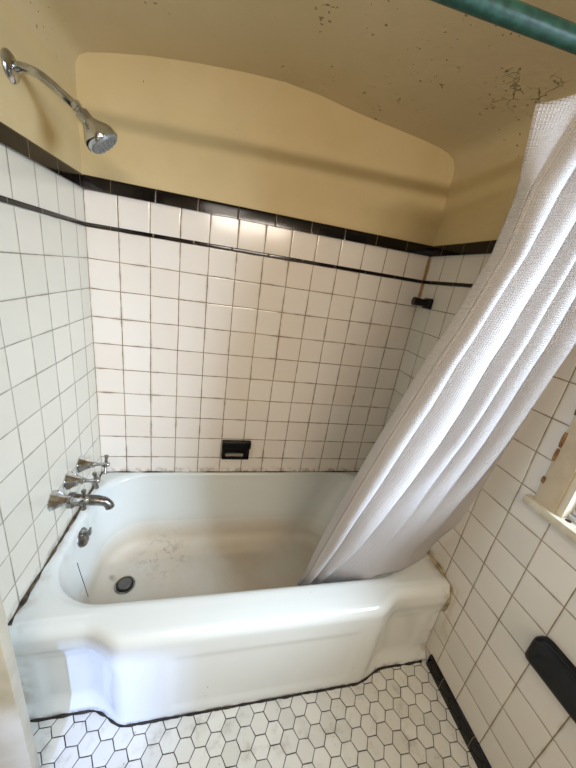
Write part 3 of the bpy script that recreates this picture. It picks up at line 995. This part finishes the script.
bm = bmesh.new()
add_tube(bm, smooth_path([Vector(q) + Vector((0.0006, 0, 0)) for q in WIRE], 5), 0.0011, 8)
put(from_bm('hairline_crack', bm, M['gap_shade_and_crack']), tub)['label'] = 'thin dark scratch down the drain end'
UVW = [0.0, 0.07, 0.20, 0.34, 0.46, 0.58, 0.70, 0.84]
def base_y(z):
    return lerp_tab(z, [0.27, 0.39, 0.70, 1.00, 1.32, 1.60, 1.75, 1.83], [-0.552, -0.590, -0.640, -0.680, -0.724, -0.742, -0.748, -0.750])
def cpoint(s, z):
    """s in panel units 0..7"""
    i = min(6, int(s)); f = s - i
    xa, xb = lerp_tab(z, ZS, KN[i]), lerp_tab(z, ZS, KN[i + 1])
    x = xa + (xb - xa) * f
    low = sstep(0.30, 0.60, z) * 0.6 + 0.4
    a = AMP[i] * low
    y = base_y(z) - a * (math.sin(math.pi * f) ** 0.75 if 0 < f < 1 else 0)
    b = BACK[i] + (BACK[i + 1] - BACK[i]) * f
    y += b * low
    if 3 <= s <= 6:      # the wide fold opens out flat towards the hem
        rz = sstep(0.40, 1.05, z)
        y += (1 - rz) * (a * (math.sin(math.pi * f) ** 0.75 if 0 < f < 1 else 0) - 0.020 * math.sin(math.pi * (s - 3) / 3))
    if s > 4.0:          # the last fold lies over the rim at the wall end
        wl = 1 - sstep(0.39, 0.66, z)
        yl = -0.628 + 0.006 * (s - 4) if s < 6 else -0.616 + 0.052 * (s - 6)
        y += (yl - y) * wl * sstep(4.0, 4.8, s)
    y += 0.003 * noise.noise(Vector((x * 9, z * 3.2, 1.0)))
    return Vector((x, y, z))
bm = bmesh.new()
uvl = bm.loops.layers.uv.new('UVMap')
NSC, NT_ = 16, 130
cols = 7 * NSC
rows = []
for j in range(NT_ + 1):
    t = j / NT_
    row = []
    for i in range(cols + 1):
        s = i / NSC
        ztop = 1.764 + 0.042 * sstep(0.0, 1.6, s) + (0.010 * abs(math.sin(s * math.pi)) * -1 if s > 1.5 else 0)
        zbot = 0.285 + 0.1070 * sstep(4.0, 4.8, s)
        z = ztop + (zbot - ztop) * t
        v = bm.verts.new(cpoint(s, z))
        k = min(6, int(s)); f = s - k
        row.append((v, (UVW[k] + (UVW[k + 1] - UVW[k]) * f, z)))
    rows.append(row)
for j in range(NT_):
    for i in range(cols):
        q = [rows[j][i], rows[j][i + 1], rows[j + 1][i + 1], rows[j + 1][i]]
        f = bm.faces.new([a[0] for a in q])
        for lp, a in zip(f.loops, q):
            lp[uvl].uv = a[1]
cu = from_bm('shower_curtain', bm, M['cloth'], angle=180)
sol = cu.modifiers.new('thickness', 'SOLIDIFY'); sol.thickness = 0.0012; sol.offset = 0
tag(cu, 'white waffle weave shower curtain drawn to the right end of the bathtub', 'shower curtain')

ring0 = None
for k, x in enumerate((1.165, 1.225, 1.285, 1.345)):
    if ring0 is None:
        bm = bmesh.new()
        R1, r1 = 0.0235, 0.0016
        vs_ = []
        for a in range(28):
            A = 2 * math.pi * a / 28
            vs_.append([bm.verts.new((math.cos(2 * math.pi * b / 8) * r1, (R1 + r1 * math.sin(2 * math.pi * b / 8)) * math.cos(A), (R1 + r1 * math.sin(2 * math.pi * b / 8)) * math.sin(A))) for b in range(8)])
        for a in range(28):
            for b in range(8):
                bm.faces.new((vs_[a][b], vs_[(a + 1) % 28][b], vs_[(a + 1) % 28][(b + 1) % 8], vs_[a][(b + 1) % 8]))
        ring0 = from_bm('curtain_ring', bm, M['chrome'])
        o = ring0
    else:
        o = ring0.copy(); COL.objects.link(o)
    o.location = (x, rodY, rod_z(x) - 0.0070)
    tag(o, ('thin metal curtain ring on the green pipe, first from the loose curtain corner', 'thin metal curtain ring on the green pipe, second from the loose curtain corner',
            'thin metal curtain ring on the green pipe, third from the loose curtain corner', 'thin metal curtain ring on the green pipe, nearest the right wall')[k], 'curtain ring', 'rings on the curtain pipe')
